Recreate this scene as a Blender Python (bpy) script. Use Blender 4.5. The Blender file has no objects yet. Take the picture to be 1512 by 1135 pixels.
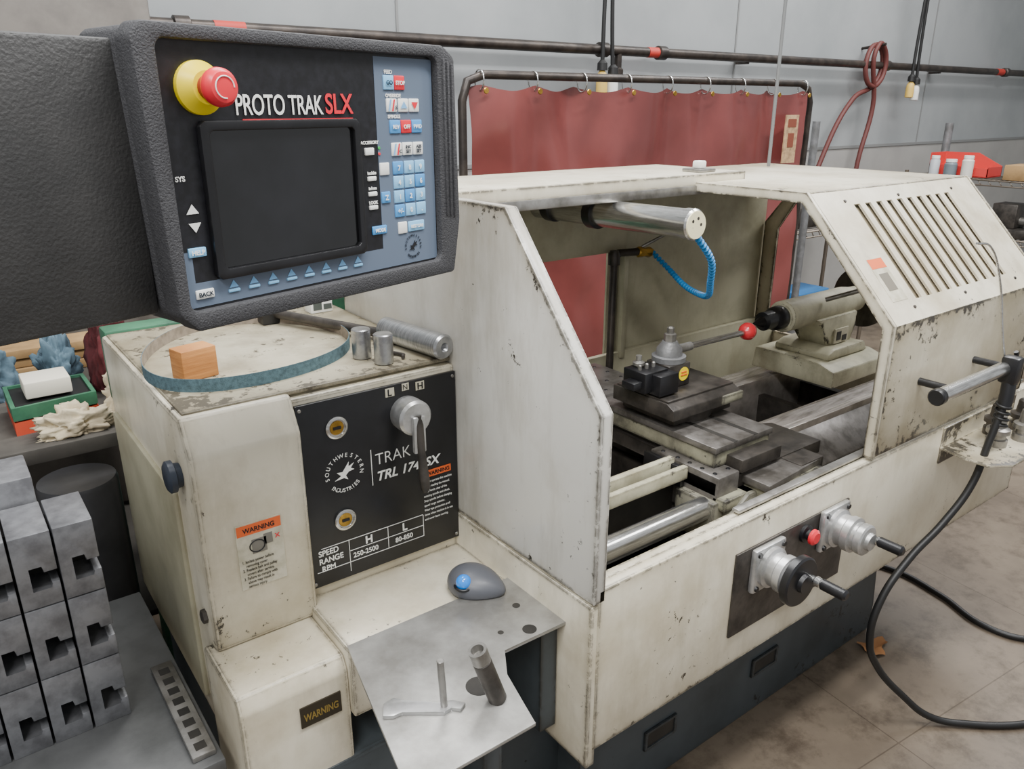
import bpy, bmesh, math, random
from mathutils import Vector, Matrix, noise as mnoise
random.seed(4)
SC=bpy.context.scene
def lin(h):
    h=h.lstrip('#'); v=[int(h[i:i+2],16)/255 for i in (0,2,4)]
    return tuple((c/12.92 if c<=.04045 else ((c+.055)/1.055)**2.4) for c in v)+(1,)
# ------------------------------------------------------------------ materials
def mat(name,col,rough=.5,metal=0,col2=None,nscale=8,namt=1.0,bump=0.0,bscale=80,coat=0,lo=.4,hi=.65,stretch=None):
    m=bpy.data.materials.new(name);m.use_nodes=True
    nt=m.node_tree;N=nt.nodes;L=nt.links;b=N['Principled BSDF']
    b.inputs['Roughness'].default_value=rough;b.inputs['Metallic'].default_value=metal
    b.inputs['Base Color'].default_value=lin(col)
    if coat: b.inputs['Coat Weight'].default_value=coat;b.inputs['Coat Roughness'].default_value=.15
    tc=N.new('ShaderNodeTexCoord');src=tc.outputs['Object']
    if stretch:
        mp=N.new('ShaderNodeMapping');mp.inputs['Scale'].default_value=stretch;L.new(src,mp.inputs[0]);src=mp.outputs[0]
    if col2:
        n=N.new('ShaderNodeTexNoise');n.inputs['Scale'].default_value=nscale;n.inputs['Detail'].default_value=8;n.inputs['Roughness'].default_value=.62
        L.new(src,n.inputs['Vector'])
        r=N.new('ShaderNodeValToRGB');r.color_ramp.elements[0].position=lo;r.color_ramp.elements[1].position=hi
        r.color_ramp.elements[0].color=lin(col);r.color_ramp.elements[1].color=lin(col2)
        L.new(n.outputs['Fac'],r.inputs[0]);L.new(r.outputs[0],b.inputs['Base Color'])
    if bump:
        n2=N.new('ShaderNodeTexNoise');n2.inputs['Scale'].default_value=bscale;n2.inputs['Detail'].default_value=4
        L.new(src,n2.inputs['Vector'])
        bp=N.new('ShaderNodeBump');bp.inputs['Strength'].default_value=bump;bp.inputs['Distance'].default_value=.004
        L.new(n2.outputs['Fac'],bp.inputs['Height']);L.new(bp.outputs[0],b.inputs['Normal'])
    return m
def chipmat(name,base,dirt,chip='#38332b',rough=.38,edge=1.0,spots=.75,dscale=3.5,rad=.015,dlo=.42,dhi=.70,streak=.5,grime='#857a60'):
    m=bpy.data.materials.new(name);m.use_nodes=True
    nt=m.node_tree;N=nt.nodes;L=nt.links;b=N['Principled BSDF']
    tc=N.new('ShaderNodeTexCoord');src=tc.outputs['Object']
    n=N.new('ShaderNodeTexNoise');n.inputs['Scale'].default_value=dscale;n.inputs['Detail'].default_value=9;n.inputs['Roughness'].default_value=.65;L.new(src,n.inputs['Vector'])
    r=N.new('ShaderNodeValToRGB');r.color_ramp.elements[0].position=dlo;r.color_ramp.elements[1].position=dhi
    r.color_ramp.elements[0].color=lin(base);r.color_ramp.elements[1].color=lin(dirt);L.new(n.outputs['Fac'],r.inputs[0])
    mp=N.new('ShaderNodeMapping');mp.inputs['Scale'].default_value=(7,7,1.5);L.new(src,mp.inputs[0])
    ns=N.new('ShaderNodeTexNoise');ns.inputs['Scale'].default_value=1.6;ns.inputs['Detail'].default_value=7;ns.inputs['Roughness'].default_value=.65;L.new(mp.outputs[0],ns.inputs['Vector'])
    rs=N.new('ShaderNodeValToRGB');rs.color_ramp.elements[0].position=.50;rs.color_ramp.elements[1].position=.82
    rs.color_ramp.elements[0].color=(0,0,0,1);rs.color_ramp.elements[1].color=(streak,streak,streak,1);L.new(ns.outputs['Fac'],rs.inputs[0])
    ms=N.new('ShaderNodeMixRGB');L.new(rs.outputs[0],ms.inputs[0]);L.new(r.outputs[0],ms.inputs[1]);ms.inputs[2].default_value=lin(grime)
    # dirt collecting softly along edges / corners
    bv2=N.new('ShaderNodeBevel');bv2.samples=4;bv2.inputs['Radius'].default_value=rad*2.6
    g=N.new('ShaderNodeNewGeometry')
    d2=N.new('ShaderNodeVectorMath');d2.operation='DOT_PRODUCT';L.new(bv2.outputs[0],d2.inputs[0]);L.new(g.outputs['True Normal'],d2.inputs[1])
    e2=N.new('ShaderNodeMath');e2.operation='SUBTRACT';e2.inputs[0].default_value=1;L.new(d2.outputs['Value'],e2.inputs[1])
    e3=N.new('ShaderNodeMath');e3.operation='MULTIPLY';L.new(e2.outputs[0],e3.inputs[0]);L.new(n.outputs['Fac'],e3.inputs[1])
    e4=N.new('ShaderNodeMath');e4.operation='MULTIPLY';L.new(e3.outputs[0],e4.inputs[0]);e4.inputs[1].default_value=3.0*min(edge,1);e4.use_clamp=True
    mg=N.new('ShaderNodeMixRGB');L.new(e4.outputs[0],mg.inputs[0]);L.new(ms.outputs[0],mg.inputs[1]);mg.inputs[2].default_value=lin(grime)
    bv=N.new('ShaderNodeBevel');bv.samples=6;bv.inputs['Radius'].default_value=rad
    d=N.new('ShaderNodeVectorMath');d.operation='DOT_PRODUCT';L.new(bv.outputs[0],d.inputs[0]);L.new(g.outputs['True Normal'],d.inputs[1])
    e=N.new('ShaderNodeMath');e.operation='SUBTRACT';e.inputs[0].default_value=1;L.new(d.outputs['Value'],e.inputs[1])
    n2=N.new('ShaderNodeTexNoise');n2.inputs['Scale'].default_value=42;n2.inputs['Detail'].default_value=7;n2.inputs['Roughness'].default_value=.72;L.new(src,n2.inputs['Vector'])
    n3=N.new('ShaderNodeTexNoise');n3.inputs['Scale'].default_value=6;n3.inputs['Detail'].default_value=3;L.new(src,n3.inputs['Vector'])
    mu=N.new('ShaderNodeMath');mu.operation='MULTIPLY';L.new(e.outputs[0],mu.inputs[0]);mu.inputs[1].default_value=3.4
    mn=N.new('ShaderNodeMath');mn.operation='MINIMUM';L.new(mu.outputs[0],mn.inputs[0]);mn.inputs[1].default_value=.29*edge
    ad=N.new('ShaderNodeMath');ad.operation='ADD';L.new(mn.outputs[0],ad.inputs[0]);L.new(n2.outputs['Fac'],ad.inputs[1])
    a2=N.new('ShaderNodeMath');a2.operation='MULTIPLY_ADD';L.new(n3.outputs['Fac'],a2.inputs[0]);a2.inputs[1].default_value=.45;L.new(ad.outputs[0],a2.inputs[2])
    r2=N.new('ShaderNodeValToRGB');r2.color_ramp.elements[0].position=spots+.20;r2.color_ramp.elements[1].position=spots+.225
    L.new(a2.outputs[0],r2.inputs[0])
    mx=N.new('ShaderNodeMixRGB');L.new(r2.outputs[0],mx.inputs[0]);L.new(mg.outputs[0],mx.inputs[1]);mx.inputs[2].default_value=lin(chip)
    L.new(mx.outputs[0],b.inputs['Base Color'])
    b.inputs['Roughness'].default_value=rough
    bp=N.new('ShaderNodeBump');bp.inputs['Strength'].default_value=.15;bp.inputs['Distance'].default_value=.003;bp.invert=True
    L.new(r2.outputs[0],bp.inputs['Height']);L.new(bp.outputs[0],b.inputs['Normal'])
    return m
CREAM=chipmat('cream_paint','#ddd6c2','#b9ae94',rough=.34,spots=.742)
SIDE=chipmat('side_panel_paint','#d3d1c9','#b3ac9e',rough=.27,spots=.75,dscale=1.8,streak=.6)
TOPC=chipmat('headstock_top_paint','#b6af99','#857c68',chip='#544d3e',rough=.5,spots=.67,dscale=7,streak=.3)
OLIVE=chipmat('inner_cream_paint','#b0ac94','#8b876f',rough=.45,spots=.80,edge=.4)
CARC=chipmat('carriage_paint','#9b9882','#605d50',chip='#33302c',rough=.5,spots=.69,dscale=14,rad=.012,edge=1.1,streak=.8,grime='#45423c')
TAILC=chipmat('tailstock_paint','#c6c2a8','#98937c',chip='#45403a',rough=.5,spots=.75,dscale=9,rad=.008,streak=.6,edge=.9)
BASE=chipmat('base_paint','#454c50','#343a3c',chip='#22221f',rough=.45,spots=.75,dscale=4,streak=.3,grime='#252829')
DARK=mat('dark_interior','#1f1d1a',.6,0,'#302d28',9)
BLK=mat('black_paint','#111113',.35,0,'#1b1b1e',12)
HOUS=mat('pendant_housing','#313134',.7,0,'#404042',220,bump=.45,bscale=420,lo=.35,hi=.7)
BOXM=mat('pendant_cabinet','#262626',.5,0,'#3a3938',9,bump=.25,bscale=260,lo=.35,hi=.85)
FACE=mat('panel_face_black','#101013',.42,0,'#1c1c21',90)
GBLUE=mat('panel_face_blue_grey','#5f6c7e',.5)
GLASS=mat('screen_glass','#0a0a0b',.12,0,'#17171a',5,coat=.5)
STEEL=mat('worn_steel','#a19f9b',.36,.7,'#74716b',14,bump=.1)
STEELB=mat('bright_steel','#d4d4d2',.22,.95,'#b4b3af',20,stretch=(1,1,12))
TURN=mat('turned_steel','#c0c1c2',.32,.9,'#999a9c',30,stretch=(1,9,1))
DSTEEL=mat('dark_steel','#504b46',.42,.45,'#33302d',18,bump=.15)
MSTEEL=mat('oily_machined_steel','#787470',.33,.45,'#4c4843',16,bump=.12)
WAY=mat('ground_way','#cac2bb',.25,.5,'#918a82',8,stretch=(1,12,1))
CAST=mat('cast_grey','#8b8c8e',.45,.5,'#6b6b6a',12,bump=.2,bscale=160)
ALU=mat('aluminium','#cbcbcb',.35,.7,'#a2a29f',16,bump=.08)
TRAYM=mat('tray_aluminium','#a9a8a4',.38,.5,'#85837e',9,bump=.08)
RED=mat('red_plastic','#e02c3a',.35); REDB=mat('red_ball','#e0333c',.25,coat=.5)
YEL=mat('yellow_plastic','#efd60c',.4); ORG=mat('orange_label','#e2642a',.5)
WHT=mat('white_print','#efefea',.5); LAB=mat('label_paper','#cdc7b2',.55,0,'#b0aa92',30)
BTB=mat('blue_button','#4f97d4',.4);BTL=mat('light_blue_button','#86c2ea',.4)
BLUE=mat('blue_plastic','#1f78b4',.35);BLUEB=mat('blue_ball','#0f86ee',.12,coat=.8)
TB=mat('trackball_grey','#54565c',.42)
BRASS=mat('brass','#c39a45',.3,.8,'#93722e',30)
WOODS=mat('pine_wood','#cf9152',.55,0,'#9a5f2c',9,stretch=(1,1,14),bump=.2,lo=.3,hi=.7)
BELT=mat('abrasive_blue','#56727c',.8,0,'#42585f',120,bump=.4,bscale=500); BELTI=mat('belt_backing','#94887a',.7,0,'#746a5c',40)
RUB=mat('black_rubber','#141414',.5)
PIPE=mat('dark_pipe','#332e2b',.4,.5,'#4c443e',12)
CURT=mat('vinyl_curtain','#7b3f3c',.3,0,'#6b3634',2.2,bump=.12,bscale=9,coat=.25)
HOSE=mat('red_hose','#5a2a26',.6)
GREEN=mat('green_paint','#3a7052',.5,0,'#2c5440',10)
RAG=mat('rag_cream','#d6c9ab',.95,0,'#a3937a',9,bump=.5,bscale=40);RAGB=mat('rag_blue','#5c7482',.95,0,'#3d4f5a',9,bump=.5,bscale=40);RAGM=mat('rag_maroon','#5a2427',.95,0,'#401a1e',9,bump=.5,bscale=40)
CARD=mat('cardboard','#a5855a',.85,0,'#8c6f49',9)
WIRE=mat('shelf_wire','#7c7266',.4,.7)
INKG=mat('ink_grey','#77736a',.6)
# ------------------------------------------------------------------ helpers
def empty(name,loc=(0,0,0),rot=(0,0,0)):
    o=bpy.data.objects.new(name,None);o.location=loc;o.rotation_euler=rot;SC.collection.objects.link(o);return o
def finish(name,bm,m,parent=None,ang=.62):
    bmesh.ops.recalc_face_normals(bm,faces=bm.faces)
    for f in bm.faces:f.smooth=True
    for e in bm.edges:
        if len(e.link_faces)==2:
            if e.calc_face_angle(0)>ang:e.smooth=False
        else:e.smooth=False
    me=bpy.data.meshes.new(name);bm.to_mesh(me);bm.free()
    o=bpy.data.objects.new(name,me);SC.collection.objects.link(o)
    for mm in (m if isinstance(m,(list,tuple)) else [m]):me.materials.append(mm)
    if parent:o.parent=parent
    return o
def bbox(bm,x0,x1,y0,y1,z0,z1,bev=0,mi=0):
    vs=[bm.verts.new((x,y,z)) for x in (x0,x1) for y in (y0,y1) for z in (z0,z1)]
    fs=[bm.faces.new([vs[i] for i in q]) for q in ((0,1,3,2),(4,6,7,5),(0,4,5,1),(2,3,7,6),(0,2,6,4),(1,5,7,3))]
    for f in fs:f.material_index=mi
    if bev:
        es=list({e for f in fs for e in f.edges})
        r=bmesh.ops.bevel(bm,geom=es,offset=bev,segments=2,affect='EDGES',profile=.5)
        for f in r['faces']:f.material_index=mi
def box(name,x0,x1,y0,y1,z0,z1,m,parent=None,bev=.003):
    bm=bmesh.new();bbox(bm,x0,x1,y0,y1,z0,z1,bev);return finish(name,bm,m,parent)
def boxes(name,lst,m,parent=None,bev=0):
    bm=bmesh.new()
    for b in lst:bbox(bm,*b[:6],bev,b[6] if len(b)>6 else 0)
    return finish(name,bm,m,parent)
def prism(name,pts,axis,a0,a1,m,parent=None,bev=0):
    bm=bmesh.new()
    def P(p,a):return {'x':(a,p[0],p[1]),'y':(p[0],a,p[1]),'z':(p[0],p[1],a)}[axis]
    A=[bm.verts.new(P(p,a0)) for p in pts];B=[bm.verts.new(P(p,a1)) for p in pts]
    n=len(pts);bm.faces.new(A);bm.faces.new(B[::-1])
    for i in range(n):bm.faces.new((A[i],B[i],B[(i+1)%n],A[(i+1)%n]))
    if bev:bmesh.ops.bevel(bm,geom=list(bm.edges),offset=bev,segments=2,affect='EDGES',profile=.5)
    return finish(name,bm,m,parent)
def ring(name,outer,inner,axis,a0,a1,m,parent=None,bev=0):
    bm=bmesh.new();n=len(outer)
    def P(p,a):return {'x':(a,p[0],p[1]),'y':(p[0],a,p[1]),'z':(p[0],p[1],a)}[axis]
    R=[[bm.verts.new(P(p,a)) for p in pp] for pp,a in ((outer,a0),(outer,a1),(inner,a1),(inner,a0))]
    for k in range(4):
        A,B=R[k],R[(k+1)%4]
        for i in range(n):bm.faces.new((A[i],B[i],B[(i+1)%n],A[(i+1)%n]))
    if bev:bmesh.ops.bevel(bm,geom=list(bm.edges),offset=bev,segments=2,affect='EDGES',profile=.5)
    return finish(name,bm,m,parent)
def frame_to(d):
    d=Vector(d).normalized();return d.to_track_quat('Z','Y').to_matrix().to_4x4()
def brev(bm,p0,d,prof,n=32,mi=0):
    M=Matrix.Translation(Vector(p0))@frame_to(d);rings=[]
    for t,r in prof:
        if r<=1e-6:rings.append([bm.verts.new(M@Vector((0,0,t)))])
        else:rings.append([bm.verts.new(M@Vector((r*math.cos(2*math.pi*i/n),r*math.sin(2*math.pi*i/n),t))) for i in range(n)])
    for A,B in zip(rings,rings[1:]):
        for i in range(n):
            j=(i+1)%n
            if len(A)==1 and len(B)==1:continue
            if len(A)==1:f=bm.faces.new((A[0],B[i],B[j]))
            elif len(B)==1:f=bm.faces.new((A[i],B[0],A[j]))
            else:f=bm.faces.new((A[i],B[i],B[j],A[j]))
            f.material_index=mi
    for R in (rings[0],rings[-1]):
        if len(R)>1:f=bm.faces.new(R);f.material_index=mi
def rev(name,p0,d,prof,m,parent=None,n=32):
    bm=bmesh.new();brev(bm,p0,d,prof,n);return finish(name,bm,m,parent)
def cyl(name,p0,p1,r,m,parent=None,n=28,r2=None,ch=0):
    p0,p1=Vector(p0),Vector(p1);h=(p1-p0).length;r2=r if r2 is None else r2
    pr=[(0,r),(h,r2)] if not ch else [(0,r-ch),(ch,r),(h-ch,r2),(h,r2-ch)]
    return rev(name,p0,p1-p0,pr,m,parent,n)
def tube(name,pts,r,m,parent=None,smooth=True,res=8,cyclic=False):
    cu=bpy.data.curves.new(name,'CURVE');cu.dimensions='3D';cu.bevel_depth=r;cu.bevel_resolution=4;cu.resolution_u=res;cu.use_fill_caps=True
    if smooth:
        s=cu.splines.new('BEZIER');s.bezier_points.add(len(pts)-1)
        for b,p in zip(s.bezier_points,pts):b.co=p;b.handle_left_type=b.handle_right_type='AUTO'
    else:
        s=cu.splines.new('POLY');s.points.add(len(pts)-1)
        for b,p in zip(s.points,pts):b.co=(*p,1)
    s.use_cyclic_u=cyclic
    o=bpy.data.objects.new(name,cu);SC.collection.objects.link(o);cu.materials.append(m)
    dg=bpy.context.evaluated_depsgraph_get();me=bpy.data.meshes.new_from_object(o.evaluated_get(dg));me.name=name
    bpy.data.objects.remove(o);o=bpy.data.objects.new(name,me);SC.collection.objects.link(o)
    for p in me.polygons:p.use_smooth=True
    if parent:o.parent=parent
    return o
def text(name,s,loc,size,m,parent=None,rot=(math.pi/2,0,0),align='LEFT',bold=0,sx=1,shear=0,sp=1,ls=1,fit=None):
    cu=bpy.data.curves.new(name,'FONT');cu.body=s;cu.size=size;cu.align_x=align;cu.offset=bold;cu.shear=shear;cu.space_character=sp;cu.space_line=ls
    cu.extrude=.0002
    o=bpy.data.objects.new(name,cu);SC.collection.objects.link(o);cu.materials.append(m)
    dg=bpy.context.evaluated_depsgraph_get();me=bpy.data.meshes.new_from_object(o.evaluated_get(dg))
    bpy.data.objects.remove(o);o=bpy.data.objects.new(name,me);SC.collection.objects.link(o)
    if fit:
        xs=[v.co.x for v in me.vertices];sx=fit/(max(xs)-min(xs))
    o.location=loc;o.rotation_euler=rot;o.scale=(sx,1,1)
    if parent:o.parent=parent
    return o
def crs(P,k=8):
    P=[Vector(p) for p in P];P=[2*P[0]-P[1]]+P+[2*P[-1]-P[-2]];out=[]
    for i in range(1,len(P)-2):
        a,b,c,d=P[i-1:i+3]
        for j in range(k):
            t=j/k;out.append(.5*((2*b)+(c-a)*t+(2*a-5*b+4*c-d)*t*t+(3*b-a-3*c+d)*t**3))
    out.append(P[-2]);return out

# ------------------------------------------------------------------ room
def floor_mat():
    m=mat('concrete_floor','#766a5b',.42,0,'#564c41',1.9,bump=.1,bscale=30,lo=.35,hi=.7)
    nt=m.node_tree;N=nt.nodes;L=nt.links;b=N['Principled BSDF']
    old=b.inputs['Base Color'].links[0].from_socket
    tc=N.new('ShaderNodeTexCoord');br=N.new('ShaderNodeTexBrick');br.offset=0
    br.inputs['Scale'].default_value=1;br.inputs['Brick Width'].default_value=.92;br.inputs['Row Height'].default_value=.92
    br.inputs['Mortar Size'].default_value=.002;br.inputs['Color1'].default_value=(1,1,1,1);br.inputs['Color2'].default_value=(.94,.94,.94,1);br.inputs['Mortar'].default_value=(.6,.57,.54,1)
    mpp=N.new('ShaderNodeMapping');mpp.inputs['Rotation'].default_value=(0,0,.1);L.new(tc.outputs['Object'],mpp.inputs[0]);L.new(mpp.outputs[0],br.inputs['Vector'])
    mx=N.new('ShaderNodeMixRGB');mx.blend_type='MULTIPLY';mx.inputs[0].default_value=1;L.new(old,mx.inputs[1]);L.new(br.outputs['Color'],mx.inputs[2])
    n=N.new('ShaderNodeTexNoise');n.inputs['Scale'].default_value=7;n.inputs['Detail'].default_value=11;n.inputs['Roughness'].default_value=.75;L.new(tc.outputs['Object'],n.inputs['Vector'])
    r=N.new('ShaderNodeValToRGB');r.color_ramp.elements[0].position=.48;r.color_ramp.elements[0].color=(1,1,1,1);r.color_ramp.elements[1].position=.66;r.color_ramp.elements[1].color=(.42,.39,.36,1)
    L.new(n.outputs['Fac'],r.inputs[0])
    m2=N.new('ShaderNodeMixRGB');m2.blend_type='MULTIPLY';m2.inputs[0].default_value=.85;L.new(mx.outputs[0],m2.inputs[1]);L.new(r.outputs[0],m2.inputs[2])
    L.new(m2.outputs[0],b.inputs['Base Color']);return m
box('floor',-3,10,-2,3.5,-.1,0,floor_mat(),bev=0)
WALLM=mat('wall_paint','#9a9d9e',.55,0,'#8c9091',1.2,bump=.05,bscale=12)
WALLL=mat('wall_panel_paint','#a3a19d',.6,0,'#93918e',1.2,bump=.05,bscale=12)
box('wall_back',-3,10,3.4,3.5,0,4.2,WALLM,bev=0)
box('wall_right',9.9,10,-2,3.4,0,4.2,WALLM,bev=0)
box('trim_1',-3,9.9,3.385,3.4,0,1.42,WALLL,bev=0)
boxes('trim_2',[(-3,9.9,3.378,3.385,1.405,1.425)]+[(x,x+.012,3.395,3.399,1.425,4.2) for x in (1.9,4.3,6.75,9.1)],mat('seam','#7c7d7c',.6))

# ------------------------------------------------------------------ wall pipe with electric drops
wp=empty('wall_air_pipe')
cyl('pipe_run',(-2.9,3.3,1.985),(9.8,3.3,1.985),.026,PIPE,wp)
for i,x in enumerate((.9,3.05,3.5,5.9,7.9,8.6)):
    rev('pipe_coupling_%d'%i,(x,3.3,1.985),(1,0,0),[(0,.028),(.005,.037),(.06,.037),(.065,.028)],PIPE,wp)
for i,x in enumerate((1.05,3.42,7.75,8.3)):
    cyl('pipe_band_%d'%i,(x,3.3,1.985),(x+.12,3.3,1.985),.0275,mat('pipe_tape_%d'%i,'#b8352a' if i!=3 else '#a8a038',.6),wp)
boxes('pipe_brackets',[(x,x+.03,3.3,3.384,1.95,2.0) for x in (1.6,4.3,6.75)],PIPE,wp)
cyl('pipe_tee',(3.2,3.3,1.985),(3.2,3.3,1.86),.02,PIPE,wp);rev('pipe_valve',(3.2,3.3,1.90),(0,0,-1),[(0,.02),(.01,.03),(.04,.03),(.05,.02)],PIPE,wp)
for k,x in enumerate((3.02,6.2)):
    d=empty('power_drop_cord')
    for j,dx in enumerate((0,.06)):
        zz=1.86-.02*j
        tube('cord_%d'%j,[(x+dx*.3,3.22,4.1),(x+dx*.6,3.22,2.6),(x+dx,3.23,2.1),(x+dx*1.3,3.23,zz)],.011,RUB,d)
        rev('plug_%d'%j,(x+dx*1.3,3.23,zz+.02),(0,0,-1),[(0,.012),(.02,.026),(.05,.03),(.11,.03),(.115,.022)],(mat('plug_yellow','#d2b05a',.5),mat('plug_white','#dcdcd8',.5))[j],d,20)
        rev('plug_body_%d'%j,(x+dx*1.3,3.23,zz+.07),(0,0,-1),[(0,.012),(.015,.026),(.05,.028)],RUB,d,20)
h=empty('red_hose_on_wall')
pts=[(5.05,3.3,.9),(5.2,3.3,1.25),(5.55,3.3,1.75)]+[(5.75+.12*math.sin(a),3.3-.004*i,1.98-.14*math.cos(a)) for i,a in enumerate([.6,1.4,2.4,3.3,4.2,5.2,6.1,6.9,7.8,8.8,9.6])]+[(5.80,3.28,1.7),(5.7,3.28,1.3),(5.68,3.28,.8)]
tube('hose',pts,.017,HOSE,h)
cyl('hook',(5.75,3.4,2.1),(5.75,3.22,2.12),.01,PIPE,h)
# ------------------------------------------------------------------ welding curtain
wc=empty('welding_curtain')
YC=2.6
fr=[(1.72,YC,.03),(1.72,YC,1.72),(1.745,YC,1.79),(1.82,YC,1.815),(3.86,YC,1.815),(3.93,YC,1.79),(3.96,YC,1.72),(3.96,YC,.03)]
tube('frame',fr,.017,PIPE,wc,smooth=False)
for i,x in enumerate((1.72,3.96)):box('foot_%d'%i,x-.03,x+.03,YC-.3,YC+.3,0,.04,PIPE,wc)
bm=bmesh.new();nx,nz=150,30;G=[]
gx=[1.80+i*(3.88-1.80)/8 for i in range(9)]
for i in range(nx+1):
    x=1.76+(3.92-1.76)*i/nx;row=[]
    for j in range(nz+1):
        t=j/nz;z=.25+t*1.53
        sag=-.022*abs(math.sin((x-1.80)/(3.88-1.80)*8*math.pi))*t**6
        y=YC+.025*math.sin(x*9+.8*math.sin(z*2))+.012*math.sin(x*23+z*3)*t+.03*mnoise.noise(Vector((x*2.4,z*2.4,0)))+.012*mnoise.noise(Vector((x*7,z*5,3)))
        row.append(bm.verts.new((x,y,z+sag)))
    G.append(row)
for i in range(nx):
    for j in range(nz):bm.faces.new((G[i][j],G[i+1][j],G[i+1][j+1],G[i][j+1]))
finish('vinyl_sheet',bm,CURT,wc,ang=3)
for i,x in enumerate(gx):
    tube('ring_%d'%i,[(x,YC+.03*math.sin(a),1.795+.038*math.cos(a)) for a in [k*math.pi/5 for k in range(10)]],.003,STEELB,wc,cyclic=True)
    rev('grommet_%d'%i,(x,YC-.046,1.757),(0,-1,0),[(0,.012),(.003,.010)],BRASS,wc,16)
box('warning_tag',3.68,3.79,YC-.06,YC-.054,1.42,1.66,mat('tag_tan','#c0a078',.7,0,'#94785a',40),wc,bev=0)
boxes('warning_tag_print',[(3.70,3.77,YC-.062,YC-.06,1.60,1.64),(3.71,3.76,YC-.062,YC-.06,1.5,1.57)],mat('tag_print','#7a3f2c',.7),wc)

# ------------------------------------------------------------------ LATHE
L=empty('cnc_lathe')
XL,XR=.86,2.75; YF=.877
prism('bed_base',[(1.0,0),(2.34,0),(2.34,.1),(2.30,.5),(1.0,.5)],'y',1.06,1.78,BASE,L,bev=.012)
box('headstock_base',.30,1.02,1.14,1.86,0,.50,BASE,L,bev=.008)
for i,(x,z) in enumerate(((1.72,.17),(1.28,.16),(2.12,.33))):
    ring('base_slot_rim_%d'%i,[(x-.06,z-.03),(x+.06,z-.03),(x+.06,z+.03),(x-.06,z+.03)],[(x-.05,z-.022),(x+.05,z-.022),(x+.05,z+.022),(x-.05,z+.022)],'y',1.052,1.062,BASE,L,bev=.002)
    boxes('base_slot_%d'%i,[(x-.05,x+.05,1.056,1.062,z-.022,z+.022)],DARK,L)
box('pan_front',XL,XR,YF,YF+.028,.49,.862,CREAM,L,bev=.003)
prism('pan_front_lower_fold',[(YF+.004,.49),(YF+.03,.49),(1.06,.43),(1.06,.42)],'x',XL,XR,BASE,L)
box('pan_lip',XL+.03,XR,YF+.028,YF+.05,.845,.858,CREAM,L,bev=.002)
box('pan_side',.845,.868,YF+.002,1.86,.45,.83,CREAM,L,bev=.003)
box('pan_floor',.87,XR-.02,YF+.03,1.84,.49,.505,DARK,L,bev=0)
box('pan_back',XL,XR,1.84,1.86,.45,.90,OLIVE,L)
box('pan_right',XR-.02,XR,YF+.028,1.84,.45,.83,CREAM,L)
prism('side_guard',[(YF,.835),(YF,1.21),(1.15,1.53),(1.86,1.53),(1.86,.835)],'x',.848,.876,SIDE,L,bev=.0025)
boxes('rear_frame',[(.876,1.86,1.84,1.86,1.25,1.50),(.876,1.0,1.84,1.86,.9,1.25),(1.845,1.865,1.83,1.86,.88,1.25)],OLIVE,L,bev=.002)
prism('roof_strip',[(1.50,1.485),(1.50,1.52),(1.86,1.52),(1.86,1.485)],'x',.876,2.0,CREAM,L,bev=.002)
box('roof_rail',.88,2.0,1.495,1.51,1.465,1.49,STEEL,L)
box('roof_clip_base',1.83,1.90,1.53,1.60,1.52,1.53,STEEL,L)
box('roof_clip',1.845,1.875,1.545,1.575,1.53,1.552,WHT,L,bev=.005)
H0,H1=1.785,2.64
box('hood_roof',H0,H1,1.147,1.90,1.488,1.497,CREAM,L,bev=.002)
S0=Vector((0,YF,1.21));S1=Vector((0,1.147,1.494));sd=(S1-S0);sl=sd.length;sd.normalize();sn=Vector((0,-sd.z,sd.y))
def slant(bm,x0,x1,s0,s1,t0=-.006,t1=0,mi=0):
    vs=[]
    for x in (x0,x1):
        for s in (s0,s1):
            for t in (t0,t1):
                vs.append(bm.verts.new(S0+sd*s+sn*t+Vector((x,0,0))))
    for q in ((0,1,3,2),(4,6,7,5),(0,4,5,1),(2,3,7,6),(0,2,6,4),(1,5,7,3)):
        f=bm.faces.new([vs[i] for i in q]);f.material_index=mi
bm=bmesh.new();v0,v1=.055,sl-.045;nv=10;vx0,vx1=1.95,2.46;sw=.029;pit=(vx1-vx0-sw)/(nv-1)
slant(bm,H0,H1,0,v0);slant(bm,H0,H1,v1,sl);slant(bm,H0,vx0,v0,v1)
for i in range(nv-1):slant(bm,vx0+i*pit+sw,vx0+(i+1)*pit,v0,v1)
slant(bm,vx1,H1,v0,v1)
SLM=chipmat('hood_slant_paint','#ddd6c2','#b9ae94',rough=.34,spots=.745,edge=0)
finish('hood_slant_vented',bm,SLM,L)
bm=bmesh.new();slant(bm,vx0-.02,vx1+.02,v0-.02,v1+.02,-.016,-.012);finish('vent_filter',bm,mat('vent_filter','#7c725d',.8,0,'#92876f',30),L)
bm=bmesh.new()
for x in (vx0-.03,(vx0+vx1)/2-.02,vx1+.03):
    for s in (v0-.02,v1+.012):
        brev(bm,S0+sd*s+Vector((x,0,0)),sn,[(0,.005),(.003,.004)],10)
finish('vent_screws',bm,DSTEEL,L)
bm=bmesh.new();slant(bm,1.845,1.915,.06,.185,0,.0008,0);slant(bm,1.847,1.913,.155,.183,.0008,.0014,1);slant(bm,1.86,1.90,.09,.14,.0008,.0014,2);finish('hood_label',bm,[LAB,ORG,mat('label_ink','#6f695c',.6)],L)
prism('hood_front',[(YF-.002,.872),(YF-.002,1.211),(YF+.005,1.211),(YF+.005,.872)],'x',H0,H1,CREAM,L,bev=.001)
def band(name,prof,off,x0,x1,m):
    return prism(name,prof+off[::-1],'x',x0,x1,m,L,bev=.0015)
LIPM=chipmat('lip_paint','#ddd6c2','#b9ae94',rough=.34,spots=.735,edge=1.05,rad=.009)
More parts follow.
